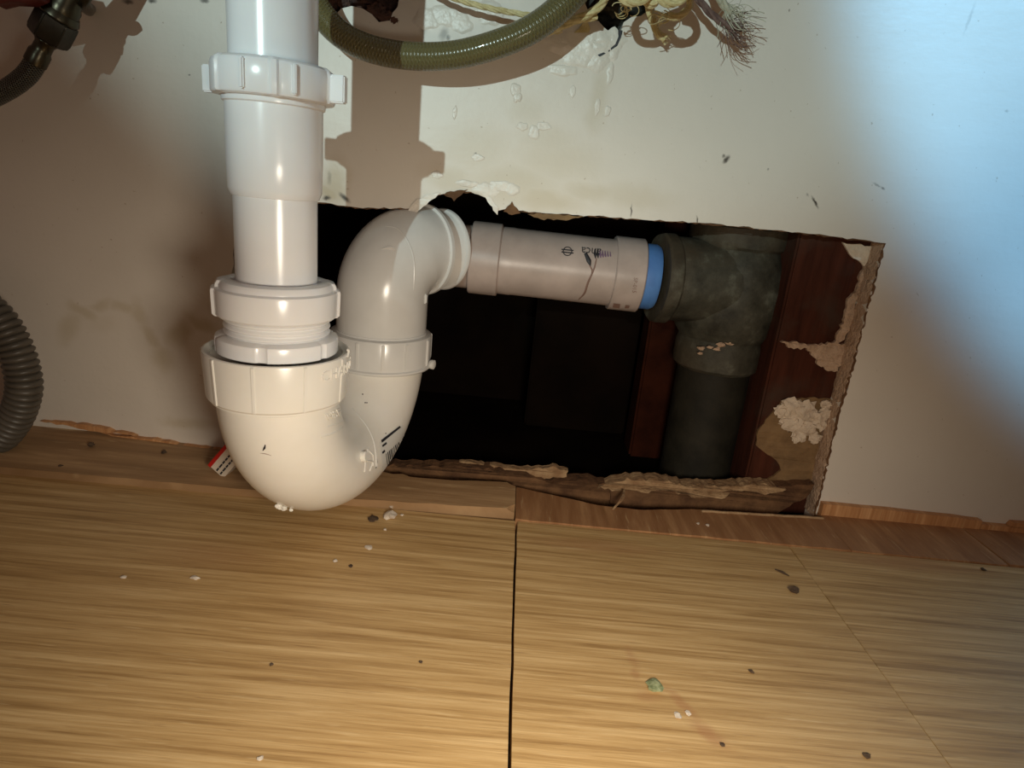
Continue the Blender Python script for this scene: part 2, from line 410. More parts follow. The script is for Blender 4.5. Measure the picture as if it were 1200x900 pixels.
# raw cut edge of the board (seen on the right side of the hole) and lips of torn facing paper
bm = bmesh.new(); P = jag(right, .004, .0006, False); rows = []
for p in P:
    o1 = random.uniform(.0006, .0016)
    rows.append([bm.verts.new((p[0] - o1 * w, Dw + y, p[1])) for w, y in ((0, .0004), (.6, .0016), (1, .006), (1.2, .011), (.9, TH))])
for A, C in zip(rows, rows[1:]):
    for k in range(4): bm.faces.new((A[k], A[k + 1], C[k + 1], C[k]))
obj('cut_edge', bm, M['plaster_raw'], wall, smooth=False)
bm = bmesh.new(); P = jag(right, .0022, .0007, False)
sweep(bm, [Vector((p[0] - .0002, Dw + .0004, p[1])) for p in P], [random.uniform(.0004, .0011) for _ in P], 5)
obj('frayed_edge', bm, M['torn_dark'], wall, smooth=False)
bm = bmesh.new(); P = [p for p in jag(notch, .0022, .0005, False)]
sweep(bm, [Vector((p[0], Dw + .0008, p[1] - .0002)) for p in P], [random.uniform(.0002, .0008) for _ in P], 5)
obj('frayed_edge', bm, M['torn_dark'], wall, smooth=False)
# torn paper bits hanging at the top edge
tpm = iter([M['flake'], M['torn_dark'], M['torn_dark'], M['tanpatch'], M['flake']])
for q in ([(478, 247), (486, 236), (500, 228), (516, 226), (506, 234), (496, 242), (488, 250)],
          [(520, 228), (528, 224), (548, 222), (540, 229), (532, 236), (527, 230)],
          [(590, 248), (600, 236), (606, 244), (610, 250), (600, 252)],
          [(618, 251), (640, 250), (685, 254), (660, 258), (634, 257)],
          [(565, 226), (576, 232), (584, 243), (583, 252), (574, 240)]):
    plate('torn_paper', q, Dw - .0012, .0008, next(tpm), wall, .002, .0006)
# blistered, peeling paint
def flake(px, py, rx, rz, seed, h=.0022):
    h *= .45 if rz > .0055 else .2; rx *= 1.3; rz *= 1.2
    p = at(px, py, Dw); bm = bmesh.new(); n, R = 26, 6; rings = []
    for j in range(1, R + 1):
        rg = []
        for k in range(n):
            a = 2 * PI * k / n; e = 1 + .38 * noise.noise(Vector((math.cos(a) * 1.6, math.sin(a) * 1.6, seed)))
            f = j / R; x = math.cos(a) * rx * f * e; z = math.sin(a) * rz * f * e
            y = -h * (1 - f ** 2) * (.55 + .9 * abs(noise.noise(Vector((x * 220, z * 220, seed))))) - .0003 * (j < R)
            rg.append(bm.verts.new((p.x + x, Dw + y, p.z + z)))
        rings.append(rg)
    c = bm.verts.new((p.x, Dw - h, p.z))
    for k in range(n): bm.faces.new((c, rings[0][k], rings[0][(k + 1) % n]))
    for A, C in zip(rings, rings[1:]):
        for k in range(n): bm.faces.new((A[k], C[k], C[(k + 1) % n], A[(k + 1) % n]))
    return obj('paint_blister', bm, M['flake'], wall, smooth=True, angle=25)
for a in [(668, 52, .012, .006, 1, .003), (693, 50, .015, .009, 2, .004), (716, 50, .006, .007, 3), (676, 66, .008, .006, 4), (700, 68, .006, .007, 5),
          (715, 86, .002, .005, 6), (660, 82, .007, .003, 7), (604, 105, .003, .003, 8), (606, 114, .002, .003, 9), (700, 125, .0015, .004, 10, .001),
          (712, 130, .0015, .003, 11, .001), (671, 107, .0015, .003, 12, .001), (586, 218, .006, .003, 13, .0015), (570, 222, .007, .004, 14, .002),
          (600, 222, .004, .003, 15), (548, 215, .006, .002, 16), (500, 22, .006, .005, 17), (522, 18, .007, .005, 18), (540, 28, .006, .004, 19, .0015),
          (626, 155, .003, .004, 20, .0015), (612, 148, .003, .002, 21, .001), (636, 148, .004, .002, 22, .001), (533, 132, .0012, .003, 23, .001),
          (560, 185, .003, .002, 24, .001), (512, 205, .003, .002, 25, .001), (575, 16, .007, .006, 26, .0015)]:
    flake(*a)
# fine crack running from the upper hole
bm = bmesh.new(); sweep(bm, [at(x, y, Dw - .0002) for x, y in [(727, 36), (726, 44), (722, 53), (713, 60), (703, 65), (697, 66)]], [.0016, .0013, .0012, .0008, .0012, .0004], 5)
obj('paint_crack', bm, M['ink'], wall)

# cavity behind the board (a closed box, its darkness put into near-black walls)
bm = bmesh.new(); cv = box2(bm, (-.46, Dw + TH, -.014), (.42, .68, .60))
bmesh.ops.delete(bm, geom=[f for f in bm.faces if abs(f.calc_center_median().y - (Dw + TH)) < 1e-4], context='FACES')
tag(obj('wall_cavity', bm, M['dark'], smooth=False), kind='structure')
# stud at the right of the hole, with its patches
st = thing('wall_stud', 'dark red-brown timber stud behind the right edge of the wall hole', 'stud', (.23, Dw + TH, -.012))
bm = bmesh.new(); xl = at(905, 420, Dw + TH).x
box2(bm, (xl, Dw + TH + .0005, -.012), (.30, .56, .30)); bmesh.ops.bevel(bm, geom=bm.edges[:], offset=.0015, segments=2, affect='EDGES')
obj('timber', bm, M['wood_dark'], st)
Ys = Dw + TH - .0012
plate('plaster_patch', [(988, 284), (1030, 290), (1030, 300), (1014, 314), (1006, 305), (996, 298), (993, 292)], Ys - .001, .003, M['plaster'], st)
plate('plaster_patch', [(1016, 308), (1011, 330), (1004, 352), (1000, 378), (990, 398), (977, 402), (984, 388), (990, 372), (994, 350), (1003, 342), (1008, 322)], Ys - .001, .003, M['plaster_raw'], st, .002, .0012)
plate('plaster_patch', [(915, 401), (934, 400), (950, 404), (975, 402), (994, 403), (985, 428), (978, 436), (962, 430), (953, 418), (946, 408), (930, 409)], Ys - .001, .003, M['plaster_raw'], st, .002, .0012)
plate('brown_patch', [(902, 488), (916, 470), (950, 466), (985, 468), (978, 500), (962, 548), (948, 580), (905, 574), (888, 566), (902, 560), (915, 551), (910, 540), (896, 530), (886, 522), (888, 505)], Ys, .0022, M['tanpatch'], st)
bm = bmesh.new()
for i, (x, y, r) in enumerate([(917, 482, 9), (928, 478, 13), (942, 482, 14), (930, 495, 13), (945, 500, 12), (936, 511, 9), (958, 490, 10), (968, 484, 8), (964, 498, 8), (955, 514, 7), (968, 474, 6), (922, 492, 7), (953, 508, 5)]):
    p = at(x, y, Ys - .002); s = r * .00062; lump(bm, p, (s, s * .5, s * .85), i + .3, .6, 3, 2.2)
obj('plaster_lump', bm, M['plaster'], st, angle=50)
# dim boards in the depth of the wall
def board(x0, x1, Y, m, label):
    a, b = at(x0, 460, Y).x, at(x1, 460, Y).x; bm = bmesh.new(); box2(bm, (a, Y, -.013), (b, Y + .03, .30))
    for v in bm.verts: v.co.x += random.uniform(-.002, .002)
    bmesh.ops.bevel(bm, geom=bm.edges[:], offset=.002, segments=2, affect='EDGES')
    tag(obj('inner_board', bm, m), label, 'board')
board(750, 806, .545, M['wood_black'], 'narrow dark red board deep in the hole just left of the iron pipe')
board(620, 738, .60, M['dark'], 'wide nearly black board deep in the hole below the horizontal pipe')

# ------------------------------------------------------------------ setting: floor
bm = bmesh.new(); box2(bm, (-.8, -.5, -.03), (.8, Dw, -.0112))
floor = tag(obj('floor', bm, M['groove'], smooth=False), kind='structure')
YB = .385
def plank(name, x0, x1, y0, y1, z, m, edge=.0006, jx=0, tilt=None, parent=floor, zb=-.011):
    bm = bmesh.new(); n = 46; L = [(x0, y0)] ; 
    def side(x, ya, yb, j): return [(x + j * noise.noise(Vector((x * 9, ya + (yb - ya) * k / n * 45, 3))), ya + (yb - ya) * k / n) for k in range(n + 1)]
    pts = side(x1, y0, y1, jx) + side(x0, y1, y0, jx)
    top = [bm.verts.new((a, b, z)) for a, b in pts]; bot = [bm.verts.new((a, b, zb)) for a, b in pts]
    f = bm.faces.new(top); k = len(pts)
    for i in range(k): bm.faces.new((top[i], bot[i], bot[(i + 1) % k], top[(i + 1) % k]))
    bmesh.ops.bevel(bm, geom=list(f.edges), offset=edge, segments=2, affect='EDGES')
    if tilt:
        for v in bm.verts: v.co.z += tilt(v.co)
    return obj(name, bm, m, parent, smooth=False)
plank('plank', -.8, .0143, -.5, YB, 0, M['plank'][0], jx=.0006)
plank('plank', .0156, .1992, -.5, YB, 0, M['plank'][1], jx=.0005)
plank('plank', .1997, .8, -.5, YB, 0, M['plank'][2], jx=.0004)
# back strips along the wall
def edge_strip(name, back, front, z, m, rnd, zb=-.011, sag=0):
    """back: (x, y) from left to right; front the same; rounded front lip"""
    bm = bmesh.new(); pts = list(front) + list(reversed(back))
    P = []
    for i in range(len(pts)):
        a, b = Vector(pts[i]), Vector(pts[(i + 1) % len(pts)]); k = max(1, int((b - a).length / .006))
        for j in range(k):
            p = a.lerp(b, j / k); w = noise.noise(Vector((p.x * 60, p.y * 60, 5))) * .0012; P.append((p.x, p.y + w))
    top = [bm.verts.new((a, b, z)) for a, b in P]; bot = [bm.verts.new((a, b, zb)) for a, b in P]
    f = bm.faces.new(top); k = len(P)
    for i in range(k): bm.faces.new((top[i], bot[i], bot[(i + 1) % k], top[(i + 1) % k]))
    bmesh.ops.bevel(bm, geom=list(f.edges), offset=rnd, segments=4, affect='EDGES', clamp_overlap=True)
    return obj(name, bm, m, floor, smooth=True, angle=60)
Z1 = .0052
f1 = lambda x, y, z: (lambda p: (p.x, p.y))(fl(x, y, z))
lifted = edge_strip('back_strip', [(-.8, Dw), (-.20, Dw), (-.115, Dw), f1(470, 558, Z1), f1(520, 562, Z1), (.0135, .432)], [(-.8, .384), (-.3, .383), (-.1, .384), (.0135, .391)], Z1, M['strip_tan'], .0035)
for v in lifted.data.vertices:      # the strip is lifted towards the left end of the wall
    if v.co.x < -.16 and v.co.z > 0: v.co.z += min(.0055, (-.16 - v.co.x) * .04) * max(0, min(1, (v.co.y - .386) / .02))
edge_strip('back_strip', [(.0142, .4335), f1(700, 592, .001), f1(745, 597, .001), f1(822, 597, .001), (.2415, Dw - .011)], [(.0142, .3853), (.2415, .3853)], .001, M['strip'], .00035)
edge_strip('back_strip', [(.242, Dw - .001), (.3490, Dw - .001)], [(.242, .3853), (.3490, .3853)], .0008, M['strip'], .00035)
edge_strip('back_strip', [(.3500, Dw - .001), (.8, Dw - .001)], [(.3500, .3853), (.8, .3853)], .0012, M['strip'], .00035)
# pale broken lip in front of the right half of the hole
a, b = fl(822, 599, .0015), Vector((.2415, Dw - .012, .0015))
bm = bmesh.new(); sweep(bm, [a.lerp(b, k / 12) + Vector((0, random.uniform(-.0004, .0004), 0)) for k in range(13)], .0011, 6)
obj('pale_lip', bm, M['torn'], floor)
# wooden strip standing against the wall at the right
bm = bmesh.new(); x0 = at(958, 600, Dw).x; x1 = at(1146, 605, Dw).x
slab(bm, [jag([(x0, -.004), (x1, -.004), (x1, .0082), (x1 - .03, .0092), (x0 + .05, .0100), (x0, .0098)], .01, .0003)], Dw - .0055, Dw - .0002)
tr = tag(obj('trim_1', bm, M['trimwood'], smooth=False), kind='structure')
bm = bmesh.new(); slab(bm, [jag([(x1 + .001, -.004), (.8, -.004), (.8, .0058), (x1 + .001, .0052)], .02, .0003)], Dw - .0050, Dw - .0002)
tag(obj('trim_2', bm, M['trimwood'], smooth=False), kind='structure')
bm = bmesh.new(); slab(bm, [jag([(x1 + .022, .0055), (x1 + .10, .0058), (x1 + .10, .0092), (x1 + .024, .0088)], .01, .0003)], Dw - .0050, Dw - .0002)
tag(obj('trim_3', bm, M['trimwood'], smooth=False), kind='structure')
# torn wood fibre along the wall base at the left
bm = bmesh.new()
for q in ([(48, 493), (100, 497), (160, 511), (100, 503)], [(120, 507), (175, 514), (225, 522), (262, 527), (240, 533), (195, 527), (150, 516)]):
    pts = [at(x, y, Dw - .003) for x, y in q]; slab(bm, [jag([(p.x, p.z) for p in pts], .004, .0009)], Dw - .004, Dw)
obj('torn_fibre', bm, M['trimwood'], floor, smooth=False)

# rubble of broken board along the bottom of the hole
rub = thing('broken_lath', 'jagged pale and brown broken board lying along the bottom left edge of the wall hole', 'broken board', at(560, 560, .455))
plate('face', [(440, 546), (500, 546), (560, 548), (610, 556), (640, 566), (690, 562), (725, 574), (730, 600), (600, 590), (440, 575)], .4455, .012, M['torn_dark'], rub, .004, .0012)
plate('pale_splinter', [(520, 545), (548, 542), (575, 545), (610, 550), (640, 549), (652, 547), (666, 552), (664, 560), (640, 560), (618, 565), (580, 562), (540, 556)], .452, .006, M['torn'], rub, .0025, .001)
plate('pale_splinter', [(474, 551), (496, 549), (512, 545), (520, 552), (498, 556), (478, 557)], .450, .006, M['torn_dark'], rub, .0025, .001)
rub = thing('plywood_offcut', 'brown plywood offcut with a pale torn top edge in front of the iron pipe', 'offcut', at(830, 585, .455))
plate('face', [(715, 575), (760, 572), (830, 578), (880, 572), (955, 568), (950, 580), (906, 604), (820, 600), (715, 600)], .4455, .010, M['torn_dark'], rub, .004, .0006)
plate('pale_torn_edge', [(700, 573), (722, 564), (745, 561), (775, 563), (805, 569), (850, 570), (885, 567), (920, 572), (912, 578), (870, 576), (840, 583), (810, 582), (780, 576), (730, 575)], .4435, .012, M['torn'], rub, .0025, .0011)
bm = bmesh.new(); sweep(bm, spline([fl(718, 597, .001), fl(728, 588, .003) + Vector((0, 0, .002)), fl(731, 578, .004) + Vector((0, 0, .002))], 5), [.0008] * 4 + [.0014] * 4 + [.0009] * 3, 6)
tag(obj('wood_shaving', bm, M['torn']), 'small pale curled wood shaving upright at the lower edge of the hole', 'shaving')

# ------------------------------------------------------------------ tail pipe (vertical, front)
AX, AY = -.1180, .3165
Zf = lambda y: at(325, y, AY).z
tp = thing('tail_pipe', 'white vertical plastic tail pipe with winged slip nut, dropping into the trap', 'pipe', (AX, AY, Zf(372)))
up = (0, 0, 1); O = (AX, AY, 0)
bm = bmesh.new(); lathe(bm, [(.0192, Zf(80)), (.0192, .52)], O, up); obj('upper_tube', bm, M['pvc'], tp)
zt, zb_ = Zf(76), Zf(119)
def nutmod(n, depth, w, ph=0):
    def f(a, s):
        x = ((a - ph) / (2 * PI) * n) % 1; x = min(x, 1 - x) / n * 2 * PI
        return depth if x < w else 0
    return f
bm = bmesh.new(); lathe(bm, [(.0225, zb_), (.0262, zb_ + .0006), (.0268, zb_ + .0015), (.0268, zt - .0030), (.0262, zt - .0012), (.0245, zt), (.0194, zt + .0004)], O, up, 160, nutmod(6, .0009, .045, .35))
n1 = obj('slip_nut', bm, M['pvc'], tp)
for s in (1, -1):
    ang = math.radians(-7); dr = Vector((math.cos(ang), math.sin(ang), 0)) * s; bm = bmesh.new()
    c = Vector((AX, AY, (zt + zb_) / 2 - .0005)) + dr * .0298
    box(bm, c, (.0085, .0045, (zt - zb_) * .76), Matrix.Rotation(ang, 4, 'Z')); bmesh.ops.bevel(bm, geom=bm.edges[:], offset=.0006, segments=2, affect='EDGES')
    obj('wing', bm, M['pvc'], n1)
for az in (-97, -52):
    a = math.radians(az); bm = bmesh.new(); box(bm, Vector((AX + math.cos(a) * .0272, AY + math.sin(a) * .0272, (zt + zb_) / 2)), (.0022, .0022, (zt - zb_) * .8), Matrix.Rotation(a, 4, 'Z'))
    bmesh.ops.bevel(bm, geom=bm.edges[:], offset=.0006, segments=2, affect='EDGES'); obj('rib', bm, M['pvc'], n1)
bm = bmesh.new(); lathe(bm, [(.0180, Zf(232)), (.0199, Zf(231)), (.0204, Zf(228)), (.0212, Zf(223)), (.0215, Zf(190)), (.0215, Zf(126)), (.0224, Zf(124.5)), (.0226, Zf(121)), (.0226, Zf(118))], O, up); obj('sleeve', bm, M['pvc'], tp)
bm = bmesh.new(); lathe(bm, [(.0191, Zf(364)), (.0191, Zf(224))], O, up); obj('lower_tube', bm, M['pvc'], tp)
z0, z1 = Zf(369), Zf(335)
bm = bmesh.new(); lathe(bm, [(.0250, z0), (.0277, z0), (.0289, z0 + .0012), (.0292, z1 - .0025), (.0289, z1 - .0012), (.0272, z1 - .0004), (.0270, z1 + .0010), (.0260, z1 + .0026), (.0235, z1 + .0034), (.0198, z1 + .0030), (.0192, z1 + .001)], O, up, 160, nutmod(2, .0013, .20, math.radians(-68)))
obj('lower_slip_nut', bm, M['pvc'], tp)

# ------------------------------------------------------------------ P trap
trap = thing('sink_trap', 'white plastic sink trap with a U bend hanging just above the wooden floor', 'trap', (AX, AY, 0))
prof = []; zz = Zf(369.5); k = 0; zend = Zf(390)
while zz > zend:
    prof += [(.0243, zz), (.0255, zz - .0010), (.0255, zz - .0016), (.0243, zz - .0026)]; zz -= .0030
prof += [(.0240, zend), (.0240, Zf(405))]
bm = bmesh.new(); lathe(bm, prof, O, up, 96); obj('threaded_neck', bm, M['pvc'], trap)
bm = bmesh.new(); za, zb2 = Zf(390.5), Zf(408)
lathe(bm, [(.0245, za + .0006), (.0268, za + .0004), (.0292, za - .0006), (.0296, za - .0018), (.0294, zb2), (.0240, zb2 - .001)], O, up, 128, nutmod(6, -.0010, .06, .1)); obj('neck_flange', bm, M['pvc'], trap)
hz1, hz0 = Zf(407), Zf(460)
bm = bmesh.new(); lathe(bm, [(.0298, hz0 + .0002), (.0338, hz0), (.0346, hz0 + .0010), (.0358, hz1 - .0014), (.0354, hz1 - .0003), (.0345, hz1), (.0320, hz1 - .0012), (.0318, hz1 - .0030), (.0290, hz1 - .0032), (.0240, hz1 - .004)], O, up, 128)
hub = obj('union_nut', bm, M['pvc_cream'], trap)
for az in (-163, -124, -88, -50, -12, 30, 75, 120, 160):
    a = math.radians(az); bm = bmesh.new(); h_ = (hz1 - hz0)
    v = box(bm, (0, 0, 0), (.0012, .0018, h_ * .94)); 
    for q in v:
        q.co.x += (q.co.z / h_) * .0014
    bmesh.ops.bevel(bm, geom=bm.edges[:], offset=.0003, segments=2, affect='EDGES')
    bmesh.ops.transform(bm, matrix=Matrix.Translation((AX + math.cos(a) * .0351, AY + math.sin(a) * .0351, (hz0 + hz1) / 2)) @ Matrix.Rotation(a, 4, 'Z'), verts=bm.verts)
    obj('rib', bm, M['pvc_cream'], hub)
azc = math.atan2(-AY, -AX)
bm = wrap(text_mesh('CHARLOTTE', .0078, .0005), (AX, AY), .0356, azc + math.radians(33), at(385, 449, AY - .02).z + .0005, 0, 1.0); obj('raised_lettering', bm, M['pvc_cream'], hub)
bm = wrap(text_mesh('2', .0062, .0005), (AX, AY), .0361, azc + math.radians(66), at(385, 449, AY - .02).z + .0088, 0, 1.0); obj('raised_lettering', bm, M['pvc_cream'], hub)
# U bend
RX, RY = -.0896, .433
FX = Vector((AX, AY, 0)); RR = Vector((RX, RY, 0)); sep = (RR - FX).length; hd = (RR - FX).normalized(); rb = sep / 2
zc = .1022; path = [Vector((AX, AY, hz0 + .004)), Vector((AX, AY, zc + .001))]
n = 40
for i in range(n + 1):
    a = PI * i / n; path.append(FX + hd * (rb - rb * math.cos(a)) + Vector((0, 0, zc - rb * math.sin(a))))
Zr = lambda y: at(447, y, RY).z
path.append(RR + Vector((0, 0, zc + .001))) if Zr(428) < zc + .001 else None
print('zc', zc, 'hub bottom', hz0, 'rear nut', Zr(425), Zr(385))
rads = [.0304] * len(path)
bm = bmesh.new(); sweep(bm, path, rads, 72)
ub = obj('u_bend', bm, M['pvc_cream'], trap, angle=60)
bm = bmesh.new(); lathe(bm, [(.0296, hz0 + .001), (.0328, hz0 + .0006), (.0328, hz0 - .0014), (.0304, hz0 - .0024)], O, up, 96); obj('collar', bm, M['pvc_cream'], ub)
bpy.context.view_layer.update()
def boss(px, py, r, h, o, m, parent, name='boss', out=.0012):
    p, nn = hit(o, px, py)
    if not p: return None
    if nn.dot(CAM - p) < 0: nn = -nn
    bm = bmesh.new(); lathe(bm, [(r * .95, -.002), (r, h * .8), (r * .85, h)], p, nn, 24); return obj(name, bm, m, parent)
boss(425, 535, .0033, .0026, ub, M['pvc_cream'], ub)
boss(487, 480, .0030, .0016, ub, M['pvc_shade_grey'], ub)
# moulded A mark
bm = bmesh.new()
for seg in ([(431, 527), (428, 540), (427, 553)], [(431, 527), (437, 533), (437, 546)], [(430, 540), (437, 541)], [(437, 541), (433, 552)]):
    pts = [hit(ub, *q)[0] for q in seg]
    if all(pts): sweep(bm, pts, .0006, 6)
obj('moulded_mark', bm, M['pvc_cream'], ub)
# dark parting line and specks
def surf_line(name, o, pxs, rads, m, parent):
    ctrl = spline([Vector((x, y, 0)) for x, y in pxs], 6); pts = []
    for c_ in ctrl:
        p, nn = hit(o, c_.x, c_.y)
        if p: pts.append(p)
    if len(pts) < 3: return
    rr = np.interp(np.linspace(0, 1, len(pts)), np.linspace(0, 1, len(rads)), rads)
    bm = bmesh.new(); sweep(bm, pts, [float(q) for q in rr], 6); return obj(name, bm, m, parent)
surf_line('parting_line', ub, [(413, 478), (420, 487), (430, 500), (437, 515), (440, 530), (441, 546)], [.0002, .0003, .00035, .0004, .0005, .0009], M['pvc_shade_grey'], ub)
surf_line('scratch', ub, [(441, 536), (441.5, 542), (440.5, 549)], [.0003, .0006, .0003], M['ink'], ub)
surf_line('scratch', ub, [(311, 521), (310, 525), (308, 528)], [.0002, .0006, .0002], M['ink'], ub)
surf_line('scratch', ub, [(305, 531), (312, 532), (318, 534)], [.0001, .0002, .0001], M['drip'], ub)
# drip of solvent cement at the lowest point
p, nn = hit(ub, 328, 582)
p = p if p else Vector((AX, AY, .03))
bm = bmesh.new()
for i, (x, y, r) in enumerate([(327, 594, 4), (333, 597, 3.2), (341, 599, 2.2)]):
    q = None; yy = y
    while not q: q, _ = hit(ub, x, yy); yy -= .5
    lump(bm, q + Vector((0, 0, -.0012)), (r * .0005, r * .0005, r * .0004), i, .4)
obj('cement_drip', bm, M['pvc_cream'], ub)
bm = bmesh.new()
for x, y in [(414, 428), (431, 429), (425, 462), (428, 472), (430, 472), (449, 437), (296, 460), (467, 438), (452, 508)]:
    q, nn = hit(ub, x, y)
    if q: lump(bm, q, (.0005, .0005, .0005), x, .2, 1)
if bm.verts: tag(obj('dirt_speck', bm, M['ink'], ub), kind='stuff')
else: bm.free()
def surf_text(s, o, px, py, pxsize, ang, m, parent, name, sx=1., ext=0):
    bm = text_mesh(s, 1.0, ext); ca, sa = math.cos(ang), math.sin(ang); ok = True
    for v in bm.verts:
        x, y = v.co.x * pxsize * sx, -v.co.y * pxsize; p, nn = hit(o, px + ca * x - sa * y, py + sa * x + ca * y)
        if p is None: ok = False; break
        if nn.dot(CAM - p) < 0: nn = -nn
        v.co = p + nn * (.0003 + ext * (1 if v.co.z > 0 else -.5))
    if ok: return obj(name, bm, m, parent, smooth=False)
    bm.free()
surf_text('NSF', ub, 384, 493, 12, -.42, M['pvc_cream'], ub, 'raised_lettering', .85, .0006)
surf_line('moulded_mark', ub, [(376, 512), (390, 508), (403, 500)], [.0003, .0005, .0003], M['pvc_cream'], ub)
surf_line('moulded_mark', ub, [(384, 500), (394, 497), (404, 492)], [.0002, .0004, .0002], M['pvc_cream'], ub)
# barcode sticker
bm = decal(bmesh.new(), ub, [(445, 519), (472, 498), (474, 516), (449, 552)], 10, 10, .0002); sk = obj('sticker', bm, M['label'], ub)
bm = bmesh.new()
for i in range(9):
    f0 = .12 + i * .085; w = random.choice([.03, .05]); A = Vector((449, 534)); Bq = Vector((470, 515)); C1 = Vector((472, 521)); D1 = Vector((451, 549))
    decal(bm, ub, [A.lerp(Bq, f0), A.lerp(Bq, f0 + w), D1.lerp(C1, f0 + w), D1.lerp(C1, f0)], 1, 5, .0004)
decal(bm, ub, [(446, 516), (468, 499), (469, 501), (447, 519)], 8, 1, .0004)
decal(bm, ub, [(447, 522), (452, 518), (453, 520), (448, 524)], 2, 1, .0004)
decal(bm, ub, [(447, 530), (450, 527), (451, 529), (448, 532)], 2, 1, .0004)
obj('printed_bars', bm, M['ink'], sk)

# rear union nut + elbow
rz0, rz1 = Zr(421), Zr(388); OR = (RX, RY, 0)
bm = bmesh.new(); lathe(bm, [(.0300, rz0 - .0026), (.0345, rz0 - .0026), (.0356, rz0 - .0014), (.0356, rz0 - .0004), (.0345, rz0 + .0004), (.0345, rz1 - .001), (.0340, rz1), (.0318, rz1 + .0006), (.0300, rz1 + .0008)], OR, up, 144)
rn = obj('rear_union_nut', bm, M['pvc_shade_grey'], trap)
for az in (-170, -142, -104, -76, -50, -15, 20):
    a = math.radians(az); bm = bmesh.new(); box(bm, Vector((RX + math.cos(a) * .0348, RY + math.sin(a) * .0348, (rz0 + rz1) / 2)), (.0014, .0022, (rz1 - rz0) * .9), Matrix.Rotation(a, 4, 'Z'))
    bmesh.ops.bevel(bm, geom=bm.edges[:], offset=.0004, segments=2, affect='EDGES'); obj('rib', bm, M['pvc_shade_grey'], rn)
bm = bmesh.new(); lathe(bm, [(.0028, 0), (.0033, .001), (.0033, .003), (.002, .0036)], Vector((RX + .0352, RY - .004, rz0 + .001)), (1, -.3, 0), 20); obj('boss', bm, M['pvc_shade_grey'], rn)
# elbow: up from the nut, turning right and back
ed = Vector((.64, .77, 0)).normalized(); re = .0305
ztop = at(455, 238, RY).z - .0305      # axis height of the horizontal outlet
path = [Vector((RX, RY, rz1 - .004)), Vector((RX, RY, ztop - re))]
for i in range(1, 25):
    a = PI / 2 * i / 24; path.append(Vector((RX, RY, ztop - re)) + ed * (re - re * math.cos(a)) + Vector((0, 0, re * math.sin(a))))
out = path[-1] + ed * .003; path.append(out)
bm = bmesh.new(); sweep(bm, path, [.0304] * (len(path) - 8) + [.0303, .0301, .030, .0299, .0298, .0298, .0298, .0298], 72)
el = obj('elbow', bm, M['pvc_shade_grey'], trap, angle=60)
bm = bmesh.new(); lathe(bm, [(.0285, -.002), (.0315, -.001), (.0315, .0015), (.029, .003)], out, ed, 72); obj('lip', bm, M['pvc_shade_grey'], el)
bm = bmesh.new(); lathe(bm, [(.0310, rz1 + .002), (.0310, rz1 + .0005)], OR, up, 72); obj('lip', bm, M['pvc_shade_grey'], el)
bm = bmesh.new(); box(bm, Vector((RX + .0300, RY - .006, Zr(343))), (.0022, .004, .0065)); bmesh.ops.bevel(bm, geom=bm.edges[:], offset=.0006, segments=2, affect='EDGES'); obj('boss', bm, M['pvc_shade_grey'], el)
surf_line('moulded_mark', el, [(447, 292), (456, 290), (462, 292), (464, 297)], [.0003, .0012, .0008, .0002], M['pvc_shade_grey'], el)
surf_line('moulded_mark', el, [(452, 265), (466, 268), (478, 283), (485, 305), (485, 340)], [.0002, .0005, .0005, .0005, .0003], M['pvc_shade_grey'], el)
# flared adapter behind the elbow
fo = out - ed * .0008
bm = bmesh.new(); lathe(bm, [(.0215, -.003), (.0215, .004), (.0225, .009), (.0248, .014), (.0268, .0170), (.0284, .0176), (.0290, .0186), (.0290, .0198), (.0283, .0206), (.0230, .0200)], fo, ed, 72)
obj('flared_adapter', bm, M['pvc_shade_grey'], trap)

# ------------------------------------------------------------------ horizontal branch pipe in the hole
HY = .483
pa, pb = at(540, 300, HY), at(757, 324, HY); hx = (pb - pa).normalized(); hp = thing('branch_pipe', 'shade-tinted white horizontal plastic pipe inside the hole with smeared purple print', 'pipe', pa)
def along(x): return (at(x, 300 + (x - 540) * .1106, HY) - pa).dot(hx)
bm = bmesh.new(); lathe(bm, [(.0230, along(532) - .012), (.0230, along(552))], pa, hx, 64); obj('joint_tube', bm, M['pvc_dim'], hp)
bm = bmesh.new(); lathe(bm, [(.0245, along(582)), (.0247, along(600)), (.0244, along(602)), (.0244, along(722))], pa, hx, 64); pp = obj('pipe_body', bm, M['pvc_dim'], hp)
for a, b, r in ((552, 586, .0264), (716, 750, .0270)):
    bm = bmesh.new(); lathe(bm, [(.0235, along(a)), (r - .0006, along(a)), (r, along(a) + .0008), (r, along(b) - .0008), (r - .0008, along(b)), (.0235, along(b))], pa, hx, 64); cr_ = obj('coupling_ring', bm, M['pvc_dim'], hp)
bm = bmesh.new(); lathe(bm, [(.0225, along(748)), (.0240, along(751)), (.0240, along(764)), (.0225, along(768))], pa, hx, 64); tag(obj('seal_ring', bm, M['blue'], hp), 'blue plastic seal ring')
